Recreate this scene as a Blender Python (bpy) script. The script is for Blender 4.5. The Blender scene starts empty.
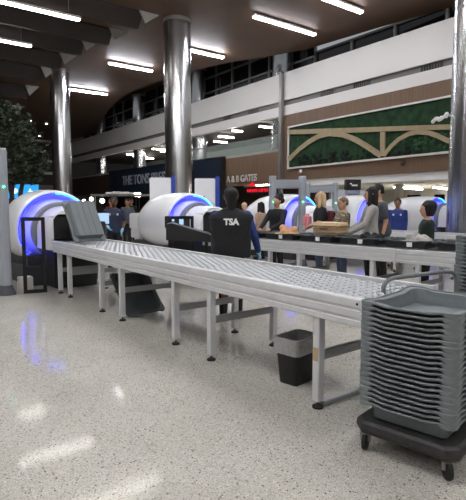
import bpy, bmesh, math, random
from mathutils import Vector, Matrix
from mathutils.bvhtree import BVHTree
random.seed(7)
PI = math.pi
scene = bpy.context.scene
COL = scene.collection

# ------------------------------------------------------------------ materials
def srgb(c):
    if isinstance(c, str):
        c = [int(c[i:i+2], 16)/255 for i in (0, 2, 4)]
    return tuple((x/12.92 if x <= .04045 else ((x+.055)/1.055)**2.4) for x in c)

def pbr(name, col, rough=.5, metal=0.0, noise=0.0, nscale=30, bump=0.0, stretch=(1, 1, 1), spec=.5,
        emit=None, estr=0, trans=0, alpha=1, coat=0):
    m = bpy.data.materials.new(name); m.use_nodes = True
    nt = m.node_tree; b = nt.nodes['Principled BSDF']
    c = srgb(col)
    b.inputs['Base Color'].default_value = (*c, 1)
    b.inputs['Roughness'].default_value = rough
    b.inputs['Metallic'].default_value = metal
    b.inputs['Specular IOR Level'].default_value = spec
    if coat: b.inputs['Coat Weight'].default_value = coat
    if trans: b.inputs['Transmission Weight'].default_value = trans
    if alpha < 1: b.inputs['Alpha'].default_value = alpha
    if emit:
        b.inputs['Emission Color'].default_value = (*srgb(emit), 1)
        b.inputs['Emission Strength'].default_value = estr
    if noise or bump:
        tc = nt.nodes.new('ShaderNodeTexCoord'); mp = nt.nodes.new('ShaderNodeMapping')
        mp.inputs['Scale'].default_value = stretch
        nz = nt.nodes.new('ShaderNodeTexNoise'); nz.inputs['Scale'].default_value = nscale
        nz.inputs['Detail'].default_value = 4
        nt.links.new(tc.outputs['Object'], mp.inputs[0]); nt.links.new(mp.outputs[0], nz.inputs['Vector'])
        if noise:
            rp = nt.nodes.new('ShaderNodeValToRGB')
            rp.color_ramp.elements[0].position = .3; rp.color_ramp.elements[1].position = .7
            rp.color_ramp.elements[0].color = (*[max(0, x*(1-noise)) for x in c], 1)
            rp.color_ramp.elements[1].color = (*[min(1, x*(1+noise)) for x in c], 1)
            nt.links.new(nz.outputs['Fac'], rp.inputs[0]); nt.links.new(rp.outputs[0], b.inputs['Base Color'])
        if bump:
            bp = nt.nodes.new('ShaderNodeBump'); bp.inputs['Strength'].default_value = bump
            bp.inputs['Distance'].default_value = .02
            nt.links.new(nz.outputs['Fac'], bp.inputs['Height']); nt.links.new(bp.outputs[0], b.inputs['Normal'])
    return m

def glow(name, col, s):
    m = bpy.data.materials.new(name); m.use_nodes = True
    nt = m.node_tree; nt.nodes.clear()
    e = nt.nodes.new('ShaderNodeEmission'); o = nt.nodes.new('ShaderNodeOutputMaterial')
    e.inputs[0].default_value = (*srgb(col), 1); e.inputs[1].default_value = s
    nt.links.new(e.outputs[0], o.inputs[0]); return m

def terrazzo():
    m = bpy.data.materials.new('terrazzo'); m.use_nodes = True
    nt = m.node_tree; b = nt.nodes['Principled BSDF']; L = nt.links.new
    tc = nt.nodes.new('ShaderNodeTexCoord')
    def vor(scale, lo, hi):
        v = nt.nodes.new('ShaderNodeTexVoronoi'); v.inputs['Scale'].default_value = scale
        L(tc.outputs['Object'], v.inputs['Vector'])
        s = nt.nodes.new('ShaderNodeSeparateColor'); L(v.outputs['Color'], s.inputs[0])
        g = nt.nodes.new('ShaderNodeMath'); g.operation = 'GREATER_THAN'; g.inputs[1].default_value = lo
        L(s.outputs[0], g.inputs[0])
        d = nt.nodes.new('ShaderNodeMath'); d.operation = 'LESS_THAN'; d.inputs[1].default_value = hi
        L(v.outputs['Distance'], d.inputs[0])
        k = nt.nodes.new('ShaderNodeMath'); k.operation = 'MULTIPLY'
        L(g.outputs[0], k.inputs[0]); L(d.outputs[0], k.inputs[1]); return k
    nz = nt.nodes.new('ShaderNodeTexNoise'); nz.inputs['Scale'].default_value = 1.3; nz.inputs['Detail'].default_value = 6
    L(tc.outputs['Object'], nz.inputs['Vector'])
    rp = nt.nodes.new('ShaderNodeValToRGB')
    rp.color_ramp.elements[0].position = .3; rp.color_ramp.elements[1].position = .7
    rp.color_ramp.elements[0].color = (*srgb('afaca3'), 1); rp.color_ramp.elements[1].color = (*srgb('bcb9b0'), 1)
    L(nz.outputs['Fac'], rp.inputs[0])
    cur = rp.outputs[0]
    for scale, lo, hi, col in ((95, .6, .45, 'a19c91'), (120, .8, .42, '7d7a74'), (70, .92, .38, '4d4a46'), (100, .8, .4, 'd4d0c8'), (80, .95, .4, '9a8271')):
        k = vor(scale, lo, hi); mx = nt.nodes.new('ShaderNodeMix'); mx.data_type = 'RGBA'
        L(k.outputs[0], mx.inputs[0]); L(cur, mx.inputs[6]); mx.inputs[7].default_value = (*srgb(col), 1)
        cur = mx.outputs[2]
    L(cur, b.inputs['Base Color'])
    b.inputs['Roughness'].default_value = .09; b.inputs['Specular IOR Level'].default_value = .3
    n2 = nt.nodes.new('ShaderNodeTexNoise'); n2.inputs['Scale'].default_value = 2.2
    L(tc.outputs['Object'], n2.inputs['Vector'])
    bp = nt.nodes.new('ShaderNodeBump'); bp.inputs['Strength'].default_value = .03; bp.inputs['Distance'].default_value = .05
    L(n2.outputs['Fac'], bp.inputs['Height']); L(bp.outputs[0], b.inputs['Normal'])
    return m

def wood():
    m = bpy.data.materials.new('wood_slats'); m.use_nodes = True
    nt = m.node_tree; b = nt.nodes['Principled BSDF']; L = nt.links.new
    tc = nt.nodes.new('ShaderNodeTexCoord'); mp = nt.nodes.new('ShaderNodeMapping')
    mp.inputs['Scale'].default_value = (1, 9, .12)
    nz = nt.nodes.new('ShaderNodeTexNoise'); nz.inputs['Scale'].default_value = 3; nz.inputs['Detail'].default_value = 5
    L(tc.outputs['Object'], mp.inputs[0]); L(mp.outputs[0], nz.inputs['Vector'])
    rp = nt.nodes.new('ShaderNodeValToRGB')
    rp.color_ramp.elements[0].position = .3; rp.color_ramp.elements[1].position = .7
    rp.color_ramp.elements[0].color = (*srgb('66503f'), 1); rp.color_ramp.elements[1].color = (*srgb('81674f'), 1)
    L(nz.outputs['Fac'], rp.inputs[0]); L(rp.outputs[0], b.inputs['Base Color'])
    b.inputs['Roughness'].default_value = .55; return m

def steel():
    m = pbr('column_steel', 'bfc0c2', .22, .95, 0, 2.6, .6, (5, 5, .004)); return m

M = dict(
    floor=terrazzo(), wood=wood(), steel=steel(),
    ceil=pbr('ceiling_brown', '59412f', .6, 0, .12, .8),
    fin=pbr('baffle_brown', '2c2320', .6, 0, .12, 2),
    cap=pbr('baffle_cap', '9a9791', .6),
    white=pbr('fascia_white', 'e2dfda', .5),
    offwhite=pbr('interior_white', 'bdb9b0', .6),
    strip=pbr('grey_strip', '6d6a66', .5),
    grille=pbr('vent_black', '1d1d1d', .5),
    dark=pbr('dark_wall', '2a211d', .7),
    brown=pbr('brown_wall', '4a382f', .6),
    navy=pbr('navy_panel', '182436', .45),
    glassdark=pbr('night_glass', '0d0f12', .06, 0, spec=.6),
    frame=pbr('window_frame', '8b8985', .4, .5),
    balcony=pbr('balcony_wall', 'aeb3ae', .6),
    balglass=pbr('balcony_glass', 'c3d2cc', .08, 0, trans=0, alpha=.22),
    alu=pbr('aluminium', 'cfd0d1', .4, .2, .04, 8),
    alud=pbr('aluminium_dark', '9d9fa0', .4, .25),
    roller=pbr('roller_grey', 'b8bbbe', .42, .05),
    bed=pbr('bed_grey', '3c3f41', .6),
    black=pbr('black_plastic', '191919', .5),
    blackm=pbr('black_metal', '111112', .4, .2),
    rubber=pbr('rubber', '161514', .75),
    tray=pbr('tray_grey', '6c7375', .5, 0, .05, 40),
    traydark=pbr('tray_dark_grey', '44494b', .5, 0, .06, 30),
    dolly=pbr('dolly_black', '2a2928', .6, 0, .25, 25),
    scan=pbr('scanner_white', 'e4e5e8', .25, coat=.3),
    scanring=pbr('scanner_grey', '747983', .4),
    scanbase=pbr('scanner_base', '35373a', .55),
    led=glow('led_blue', '0814ff', 11), ledcy=glow('led_cyan', '2fb4ff', 7),
    det=pbr('detector_grey', '9499a0', .4), detfoot=pbr('detector_foot', '45494f', .5),
    green=glow('led_green', '30ff90', 12),
    lamp=glow('lamp_white', 'fffaf2', 15), lampm=glow('lamp_white_bright', 'f6f7ff', 32), lampx=glow('lamp_white_far', 'f6f7ff', 125), lampf=glow('lamp_white_unseen', 'f8f8fc', 86), lampsmall=glow('lamp_small', 'fff4e4', 9), lampint=glow('lamp_interior', 'fffaf2', 38),
    lamphouse=pbr('lamp_housing', 'd8d6d0', .5),
    screen=glow('screen_blue', '2f9be6', 1.2), screenw=glow('screen_white', 'd8f0ff', 1.6),
    monitor=glow('monitor_screen', 'a8c8ee', 1.1), red=glow('red_sign', 'ff2030', .9),
    moss=pbr('moss', '17381c', .9, 0, .55, 3, .6), moss2=pbr('moss_dark', '141e15', .95, 0, .6, 6, .8),
    moss3=pbr('moss_bright', '24472a', .9, 0, .5, 5, .6),
    tan=pbr('bridge_tan', 'a89878', .7, 0, .1, 4),
    leaf=pbr('leaf', '26331f', .6, 0, .4, 4), bark=pbr('bark', '241d18', .9, 0, .3, 12, .5),
    liner=pbr('liner', 'e0e0de', .25, 0, .1, 30, .6, alpha=.5),
    letter=pbr('letter_grey', 'c8c4bc', .4), letterdim=pbr('letter_silver', 'a4abb4', .4, .2),
    lw=pbr('letter_white', 'f0f0ee', .5), blue=pbr('panel_blue', '27409a', .45),
    paleblue=pbr('booth_lilac', '9a9fb4', .5),
    skin1=pbr('skin_dark', '5a3a2a', .5), skin2=pbr('skin_light', 'c79a80', .5), skin3=pbr('skin_mid', '8f6247', .5),
    hairb=pbr('hair_black', '100d0c', .75, 0, .4, 40, .5, (1, 1, .1)), hairblond=pbr('hair_blond', 'c9ae88', .5, 0, .25, 40, .5, (1, 1, .1)),
    hairbr=pbr('hair_brown', '6b5443', .5, 0, .3, 40, .5, (1, 1, .1)),
    cblack=pbr('cloth_black', '16171a', .85, 0, .25, 25, .3), cblue=pbr('cloth_royal', '1f3576', .8, 0, .15, 25, .3),
    cnavy=pbr('cloth_navy', '232a40', .85, 0, .15, 25, .3), cgrey=pbr('cloth_grey', '9b9894', .9, 0, .1, 25, .4),
    cdgrey=pbr('cloth_dark_grey', '4c5058', .9, 0, .1, 25, .3), cgreen=pbr('cloth_dark_green', '1e2b23', .9, 0, .15, 25, .3),
    ctan=pbr('cloth_tan', 'b89c86', .9, 0, .1, 25, .3), clilac=pbr('cloth_lilac', 'b9b1cf', .9, 0, .15, 25, .3),
    cjean=pbr('cloth_jean', '3f4a5e', .9, 0, .15, 30, .3), cmaroon=pbr('cloth_maroon', '5c1f2c', .8, 0, .2, 20, .3),
    cpink=pbr('cloth_pink', 'd98a92', .8), cwhite=pbr('cloth_white', 'd8d6d2', .85, 0, .06, 25, .4),
    glove=pbr('glove_blue', '7fb3cf', .5), beige=pbr('suitcase_beige', 'd6bf9c', .5, 0, .06, 20),
    orange=pbr('cloth_sand', 'c79a72', .85, 0, .12, 20, .4), eyew=pbr('eye_dark', '120d0a', .2),
    sticker=pbr('sticker', 'b59a78', .7),
)
# dotted knit for one passenger
def dotted():
    m = pbr('dotted_knit', '6d6152', .9); nt = m.node_tree; b = nt.nodes['Principled BSDF']; L = nt.links.new
    tc = nt.nodes.new('ShaderNodeTexCoord'); v = nt.nodes.new('ShaderNodeTexVoronoi'); v.inputs['Scale'].default_value = 18
    v.inputs['Randomness'].default_value = .5
    L(tc.outputs['Object'], v.inputs['Vector'])
    rp = nt.nodes.new('ShaderNodeValToRGB'); rp.color_ramp.interpolation = 'CONSTANT'
    rp.color_ramp.elements[0].color = (*srgb('c8bda4'), 1); rp.color_ramp.elements[1].position = .27
    rp.color_ramp.elements[1].color = (*srgb('6d6152'), 1)
    L(v.outputs['Distance'], rp.inputs[0]); L(rp.outputs[0], b.inputs['Base Color']); return m
M['dots'] = dotted()

# ------------------------------------------------------------------ mesh helpers
def B(): return bmesh.new()

def box(bm, x0, y0, z0, x1, y1, z1, bev=0, mi=0, mat4=None, seg=2):
    vs = [bm.verts.new(p) for p in ((x0,y0,z0),(x1,y0,z0),(x1,y1,z0),(x0,y1,z0),(x0,y0,z1),(x1,y0,z1),(x1,y1,z1),(x0,y1,z1))]
    fs = [bm.faces.new([vs[i] for i in f]) for f in ((3,2,1,0),(4,5,6,7),(0,1,5,4),(1,2,6,5),(2,3,7,6),(3,0,4,7))]
    for f in fs: f.material_index = mi
    if mat4 is not None:
        for v in vs: v.co = mat4 @ v.co
    if bev:
        es = list({e for f in fs for e in f.edges})
        bmesh.ops.bevel(bm, geom=es, offset=bev, segments=seg, affect='EDGES', clamp_overlap=True)

def rings(bm, rs, cap=True, mi=0, closed=True):
    """loft through lists of points"""
    R = [[bm.verts.new(p) for p in r] for r in rs]
    n = len(R[0])
    for a, b in zip(R, R[1:]):
        for i in range(n if closed else n-1):
            j = (i+1) % n
            f = bm.faces.new((a[i], a[j], b[j], b[i])); f.material_index = mi
    if cap:
        for r, rev in ((R[0], True), (R[-1], False)):
            try:
                f = bm.faces.new(list(reversed(r)) if rev else r); f.material_index = mi
            except ValueError: pass
    return R

def frame_of(d):
    d = d.normalized(); a = Vector((0,0,1)) if abs(d.z) < .9 else Vector((1,0,0))
    u = d.cross(a).normalized(); return u, d.cross(u).normalized()

def cyl(bm, p, q, r1, r2=None, n=12, mi=0, cap=True):
    p, q = Vector(p), Vector(q); r2 = r1 if r2 is None else r2
    u, v = frame_of(q-p)
    rings(bm, [[c + (u*math.cos(t)+v*math.sin(t))*r for t in [2*PI*i/n for i in range(n)]] for c, r in ((p, r1), (q, r2))], cap, mi)

def tube(bm, pts, r, n=10, mi=0):
    pts = [Vector(p) for p in pts]; rr = r if isinstance(r, (list, tuple)) else [r]*len(pts)
    rs = []; u = None
    for i, p in enumerate(pts):
        d = (pts[min(i+1, len(pts)-1)] - pts[max(i-1, 0)]).normalized()
        if u is None: u, _ = frame_of(d)
        else: u = (u - d*u.dot(d)).normalized()
        v = d.cross(u)
        rs.append([p + (u*math.cos(2*PI*k/n) + v*math.sin(2*PI*k/n))*rr[i] for k in range(n)])
    rings(bm, rs, True, mi)

def lathe(bm, prof, o=(0,0,0), ax=(0,0,1), n=48, mi=0, cap=False):
    o = Vector(o); ax = Vector(ax).normalized(); u, v = frame_of(ax)
    rings(bm, [[o + ax*h + (u*math.cos(2*PI*k/n)+v*math.sin(2*PI*k/n))*max(r, 1e-4) for k in range(n)] for r, h in prof], cap, mi)

def capsule(bm, p, q, r1, r2, n=14, sx=1.0):
    p, q = Vector(p), Vector(q); d = (q-p); l = d.length; d = d.normalized(); u, v = frame_of(d)
    rs = []
    for k in range(1, 5):
        a = PI/2*(1-k/4); rs.append((p - d*(r1*math.sin(a)), max(r1*math.cos(a), .001)))
    for t in (.33, .66): rs.append((p + d*l*t, r1+(r2-r1)*t))
    for k in range(0, 4):
        a = PI/2*k/4; rs.append((q + d*(r2*math.sin(a)), max(r2*math.cos(a), .001)))
    rings(bm, [[c + (u*math.cos(2*PI*i/n)*sx + v*math.sin(2*PI*i/n))*r for i in range(n)] for c, r in rs])

def ell(cx, cy, z, rx, ry, n=24, p=2.0):
    out = []
    for i in range(n):
        t = 2*PI*i/n; c, s = math.cos(t), math.sin(t)
        out.append((cx + rx*math.copysign(abs(c)**(2/p), c), cy + ry*math.copysign(abs(s)**(2/p), s), z))
    return out

def sphere(bm, c, r, seg=12, sc=(1,1,1)):
    m = Matrix.Translation(Vector(c)) @ Matrix.Diagonal((*[r*s for s in sc], 1))
    bmesh.ops.create_uvsphere(bm, u_segments=seg, v_segments=max(6, seg//2+2), radius=1, matrix=m)

def prism(bm, poly, fn, d0, d1, mi=0):
    """poly in 2D, fn(u, v, d) -> world"""
    a = [bm.verts.new(fn(u, v, d0)) for u, v in poly]; b = [bm.verts.new(fn(u, v, d1)) for u, v in poly]
    n = len(poly)
    for i in range(n):
        j = (i+1) % n; bm.faces.new((a[i], a[j], b[j], b[i])).material_index = mi
    bm.faces.new(list(reversed(a))).material_index = mi; bm.faces.new(b).material_index = mi

def link(name, me, mats, parent=None, loc=None, smooth=True, ang=38):
    mats = mats if isinstance(mats, (list, tuple)) else [mats]
    if len(me.materials) == 0:
        for m in mats: me.materials.append(m)
    if smooth:
        for p in me.polygons: p.use_smooth = True
        me.set_sharp_from_angle(angle=math.radians(ang))
    o = bpy.data.objects.new(name, me); COL.objects.link(o)
    if parent: o.parent = parent
    if loc: o.location = loc
    return o

def obj(name, bm, mats, parent=None, loc=None, smooth=True, ang=38):
    bmesh.ops.recalc_face_normals(bm, faces=bm.faces)
    me = bpy.data.meshes.new(name); bm.to_mesh(me); bm.free()
    return link(name, me, mats, parent, loc, smooth, ang)

def tag(o, label, cat, group=None):
    o['label'] = label; o['category'] = cat
    if group: o['group'] = group
    return o

def thing(name, label, cat, loc=(0,0,0), rz=0, group=None):
    o = bpy.data.objects.new(name, None); COL.objects.link(o); o.empty_display_size = .1
    o.location = loc; o.rotation_euler = (0, 0, rz); return tag(o, label, cat, group)

def struct(name, bm, mats, smooth=False):
    o = obj(name, bm, mats, None, None, smooth); o['kind'] = 'structure'; return o

KIDS = {}
def kids(o): return [c for c in COL.objects if c.parent == o]
def dup(root, loc, rz=None, label=None, group=None, tree=None):
    r = root.copy(); COL.objects.link(r); r.location = loc
    if rz is not None: r.rotation_euler = (0, 0, rz)
    if label: r['label'] = label
    if group: r['group'] = group
    for ch in (tree or kids(root)):
        c = ch.copy(); COL.objects.link(c); c.parent = r
        for g in kids(ch):
            d = g.copy(); COL.objects.link(d); d.parent = c
    return r

def text_mesh(s, size, ext=.005, off=0.0, align='CENTER'):
    cu = bpy.data.curves.new('t', 'FONT'); cu.body = s; cu.size = size; cu.extrude = ext; cu.offset = off
    cu.align_x = align; cu.resolution_u = 3
    o = bpy.data.objects.new('t', cu); COL.objects.link(o)
    dg = bpy.context.evaluated_depsgraph_get()
    me = bpy.data.meshes.new_from_object(o.evaluated_get(dg)); bpy.data.objects.remove(o)
    me.materials.clear(); return me

def voxel(bm, size, smooth=3):
    bmesh.ops.recalc_face_normals(bm, faces=bm.faces)
    me = bpy.data.meshes.new('v'); bm.to_mesh(me); bm.free()
    o = bpy.data.objects.new('v', me); COL.objects.link(o)
    md = o.modifiers.new('r', 'REMESH'); md.mode = 'VOXEL'; md.voxel_size = size
    if smooth:
        s = o.modifiers.new('s', 'SMOOTH'); s.iterations = smooth; s.factor = .5
    dg = bpy.context.evaluated_depsgraph_get(); dg.update()
    out = bpy.data.meshes.new_from_object(o.evaluated_get(dg)); bpy.data.objects.remove(o)
    out.materials.clear(); return out

# ------------------------------------------------------------------ camera
cam = bpy.data.cameras.new('camera'); co = bpy.data.objects.new('camera', cam); COL.objects.link(co)
cam.sensor_fit = 'HORIZONTAL'; cam.sensor_width = 36; cam.lens = 487/466*36
cam.clip_start = .05; cam.clip_end = 300
co.location = (0, 0, 1.5)
co.rotation_euler = (PI/2 - math.atan(46/487), 0, -math.radians(37.3))
scene.camera = co

# ------------------------------------------------------------------ setting
bm = B(); box(bm, -14, -8, -.1, 44, 76, 0); struct('floor', bm, M['floor'])
# ceiling with a curved edge set back from the window wall
edge = [(21.2, 5), (20.9, 11.7), (20.45, 15.1), (20.1, 19.6), (19.08, 22.4), (18.2, 24.2), (17.75, 25.8), (16.95, 30.5), (16.8, 34), (17.1, 37.5), (18.7, 43.8), (20.6, 50), (23, 56)]
bm = B()
prism(bm, [(-14, -8), (21.2, -8)] + edge + [(23, 76), (-14, 76)], lambda u, v, d: (u, v, d), 10.0, 10.3)
struct('ceiling', bm, M['ceil'])
bm = B(); prism(bm, [(16.5, 18), (24, 18), (24, 62), (16.5, 62)], lambda u, v, d: (u, v, d), 12.3, 12.5); struct('ceiling_upper', bm, M['ceil'])

# right-hand wall: white bands, grey strip, wood
def wallbox(name, y0, y1, z0, z1, m, x0=20.0, x1=20.35):
    bm = B(); box(bm, x0, y0, z0, x1, y1, z1); return struct(name, bm, m)
wallbox('trim_1', 4, 62, 7.55, 9.13, M['white'])
wallbox('trim_2', 4, 62, 7.24, 7.55, M['strip'], 20.14)
wallbox('trim_3', 4, 62, 6.68, 7.24, M['white'])
wallbox('trim_4', 4, 21.55, 2.55, 2.9, M['lw'], 20.1, 21.0)
wallbox('wall_right', 4, 21.55, 2.9, 6.68, M['wood'])
wallbox('wall_gates', 21.55, 27.55, 2.72, 4.7, M['wood'])
wallbox('wall_left_end', 48.4, 62, 2.5, 4.7, M['brown'])
wallbox('trim_5', 21.49, 21.71, 0, 9.2, M['frame'], 19.78, 19.98)
wallbox('trim_6', 21.55, 62, 4.62, 4.76, M['offwhite'], 20.0, 28)
bm = B(); box(bm, 28, 21, 4.7, 28.2, 62, 6.9); struct('wall_balcony', bm, M['balcony'])
bm = B(); box(bm, 20.35, 21, 6.8, 28, 62, 6.95); struct('ceiling_balcony', bm, M['dark'])
bm = B(); box(bm, 20.4, 21.2, 4.7, 28, 21.5, 6.8); struct('wall_balcony_side', bm, M['offwhite'])
# glass balustrade
bm = B(); box(bm, 20.06, 22.0, 4.76, 20.09, 35.0, 5.62, mi=0); box(bm, 20.04, 22.0, 5.62, 20.12, 35.0, 5.68, mi=1)
struct('window_9', bm, [M['balglass'], M['frame']])
# night windows above the fascia
def clerestory(n, y0, y1, z0, z1, div, rails):
    w = struct('window_%d' % n, (lambda b: (box(b, 21.6, y0, z0, 21.65, y1, z1), b)[1])(B()), M['glassdark'])
    bm = B()
    for i in range(div+1):
        y = y0+(y1-y0)*i/div; box(bm, 21.45, y-.06, z0, 21.6, y+.06, z1)
    for k in range(rails+1):
        z = z0+(z1-z0)*k/rails; box(bm, 21.47, y0, z-.05, 21.59, y1, z+.05)
    f = obj('window_frame', bm, M['frame'], w, smooth=False)
clerestory(1, 4, 20.5, 9.0, 10.3, 6, 1)
clerestory(2, 20.5, 31, 9.0, 12.3, 5, 3)
clerestory(3, 31, 41, 9.0, 12.3, 6, 3)
clerestory(4, 41, 62, 9.0, 12.3, 8, 3)

# rooms behind the openings at floor level
bm = B(); box(bm, 24, 21.6, 0, 24.2, 62, 4.6); struct('wall_shop', bm, M['brown'])
bm = B(); box(bm, 34, 4, 0, 34.2, 26, 2.7); struct('wall_interior', bm, M['offwhite'])
bm = B(); box(bm, 20.4, 4, 2.62, 34, 26, 2.75); struct('ceiling_interior', bm, M['offwhite'])
for i, (y0, y1, z0, z1) in enumerate(((25.6-4.0, 25.6-2.9, 1.4, 2.2), (19.6, 20.4, 1.3, 2.2))):
    bm = B(); box(bm, 33.9, y0, z0, 34, y1, z1); struct('window_%d' % (5+i), bm, M['glassdark'])
bm = B(); box(bm, -14, 75, 0, 44, 75.3, 13); struct('wall_back', bm, M['dark'])
bm = B(); box(bm, -14.3, -8, 0, -14, 76, 13); struct('wall_left', bm, M['brown'])
bm = B(); box(bm, -14, -8.3, 0, 44, -8, 13); struct('wall_behind', bm, M['offwhite'])
bm = B(); box(bm, 34, -8, 0, 34.3, 4, 10); struct('wall_right_far', bm, M['offwhite'])
for i, (z0, z1, m) in enumerate(((8.6, 8.9, 'frame'), (6.4, 6.6, 'frame'), (5.0, 5.3, 'frame'), (3.2, 3.75, 'strip'))):
    bm = B(); box(bm, 8.5, 59+i*.4, z0, 19.5, 59.3+i*.4, z1); struct('trim_%d' % (7+i), bm, M[m])

# ceiling baffles: V-section boards with pale triangular ends
fin_y = [20.9, 23.7, 26.0, 29.1, 32.6, 38.1, 46.3]
fin_x = [10.6, 10.4, 9.85, 9.75, 9.72, 10.2, 11.2]
fin_l = ['dark ceiling baffle whose pale end is nearest the big column', 'dark ceiling baffle with second pale end from the big column',
         'dark ceiling baffle with third pale end from the big column', 'dark ceiling baffle whose pale end sits over the left column',
         'dark ceiling baffle with pale end left of the left column', 'dark ceiling baffle, second lowest pale end above the tree',
         'dark ceiling baffle, lowest pale end just above the tree']
for y, x, l in zip(fin_y, fin_x, fin_l):
    t = thing('ceiling_baffle', l, 'ceiling baffle', (x, y, 10), 0, 'brown ceiling baffles')
    h = .6 + (y-20.9)*.016
    bm = B(); prism(bm, [(-.6, -.01), (.7, -.01), (.7, -.1), (.1, -h), (-.1, -h), (-.6, -.1)], lambda u, v, d: (d, u, v), -25, -.15)
    obj('board', bm, M['fin'], t, smooth=False)
    bm = B(); prism(bm, [(-.36, -.02), (.62, -.02), (-.08, -h*.86)], lambda u, v, d: (u, d, v), -.70, -.62); obj('end_cap', bm, M['cap'], t, smooth=False)

# ceiling lamps
def lampbar(x0, x1, y, z, label, w=.2, rz=0, mat='lamp', group='linear ceiling lamps', hh=.09):
    t = thing('ceiling_light', label, 'ceiling light', ((x0+x1)/2, y, z), rz, group); L = (x1-x0)/2
    bm = B(); box(bm, -L, -w/2, 0, L, w/2, hh, .01); obj('housing', bm, M['lamphouse'], t, smooth=False)
    bm = B(); box(bm, -L+.03, -w/2+.02, -.07, L-.03, w/2-.02, 0, .015); obj('diffuser', bm, M[mat], t, smooth=False)
    for s in (-1, 1):
        bm = B(); cyl(bm, (s*L*.7, 0, hh), (s*L*.7, 0, max(hh+.05, (10 if z > 8 else 6.8 if z > 5 else 2.62)-z)), .012, n=6); obj('hanger', bm, M['frame'], t)
    return t
lampbar(4.5, 7.6, 20.3, 9.03, 'long ceiling lamp in the top left corner, the frontmost of the left row', .24)
lampbar(3.9, 6.95, 25.0, 9.03, 'ceiling lamp below the frontmost one in the left row, cut by the left edge', .24)
lampbar(3.2, 6.38, 29.9, 9.0, 'ceiling lamp barely showing at the left edge', .24)
lampbar(14.4, 18.35, 17.4, 9.85, 'ceiling lamp right of the big column, nearest the white wall', .24, 0, 'lampm')
lampbar(14.7, 17.0, 23.2, 9.85, 'short ceiling lamp just right of the big column top', .24, 0, 'lampx')
lampbar(12.2, 15.1, 28.2, 9.85, 'ceiling lamp just left of the big column top', .24, 0, 'lampx')
lampbar(12.6, 15.5, 36.2, 9.85, 'ceiling lamp beside the left column top', .24, 0, 'lampx')
for x0, y in ((5.0, 15.9), (4.8, 11.2), (4.8, 6.5), (4.8, 1.8), (14.4, 11.6), (14.4, 6.2), (14.4, .8), (-3.5, 18), (-3.5, 12.6), (-3.5, 7.2), (-3.5, 1.8), (-3.5, -4), (5.4, -4), (24, 1), (-11, 12.6), (-11, 7.2), (-11, 1.8), (-11, -4), (14.4, -4), (14.4, 14.2)):  # unseen lamps continuing the grid, with extra rows added as fill light
    lampbar(x0, x0+3.5, y, 9.03 if x0 < 10 else 9.85, 'unseen linear ceiling lamp overhead, lighting the hall from out of view', .24, 0, 'lampf' if y < 13 and x0 < 10 else 'lampm' if x0 > 10 else 'lamp', 'lamps overhead outside the picture')
for i, (x, y) in enumerate(((14.2, 52.7), (16.1, 53.6), (18.2, 63.6))):
    t = thing('downlight', ['tiny downlight in the dark ceiling above the tree', 'tiny downlight left of the left column', 'tiny farthest downlight above the far galleries'][i], 'downlight', (x, y, 9.99), 0, 'tiny far downlights')
    bm = B(); cyl(bm, (0,0,-.06), (0,0,0), .17, n=14); obj('trim_ring', bm, M['lamphouse'], t)
    bm = B(); cyl(bm, (0,0,-.09), (0,0,-.061), .13, n=14); obj('bulb', bm, M['lampsmall'], t)

# steel columns
def column(x, y, r, z0, z1, label):
    t = thing('steel_column', label, 'column', (x, y, z0))
    bm = B(); lathe(bm, [(r, 0), (r, (z1-z0))], n=64, cap=True); obj('shaft', bm, M['steel'], t)
    bm = B(); lathe(bm, [(r+.004, .0), (r+.03, .0), (r+.03, .15), (r+.004, .16)], n=64); obj('base_collar', bm, M['frame'], t)
    bm = B(); lathe(bm, [(r+.004, z1-z0-.16), (r+.02, z1-z0-.14), (r+.02, z1-z0)], n=64); obj('top_collar', bm, M['frame'], t)
column(12.17, 20.27, .63, 0, 10, 'big round brushed steel column left of centre, behind the white scanners')
column(10.55, 32.15, .6, 0, 10, 'round steel column at the left, behind the tilted grey tray')
column(12.86, 6.45, .62, 0, 10, 'round steel column at the right edge behind the tray stacks')
for y, l in ((22.8, 'slim round column above the white band, nearest the wood wall'), (32.6, 'slim round column above the white band right of the big column'),
             (43.7, 'slim round column above the white band left of the big column'), (54.0, 'slim round column at the far end of the white band')):
    column(20.95, y, .6, 4.77, 11.9, l)

# vents in the strip
for i, (y0, y1) in enumerate(((11.5, 12.55), (15.3, 16.35), (17.7, 18.65), (24.1, 25.1), (27.1, 28.0))):
    t = thing('vent_grille', ['dark vent grille in the grey strip nearest the right column', 'dark vent grille in the grey strip above the middle of the green panel',
                              'dark vent grille in the grey strip above the left part of the green panel', 'dark vent grille above the balcony, nearest the wood wall',
                              'dark vent grille above the balcony, farther from the wood wall'][i], 'vent', (20.12, (y0+y1)/2, 7.4), 0, 'vent grilles in the grey strip')
    w = (y1-y0)/2
    bm = B(); box(bm, 0, -w, -.15, .02, w, .13); obj('backing', bm, M['grille'], t, smooth=False)
    bm = B()
    for k in range(9):
        y = -w + 2*w*k/8; box(bm, -.03, y-.012, -.13, -.001, y+.012, .12)
    obj('slats', bm, M['strip'], t, smooth=False)

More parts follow.
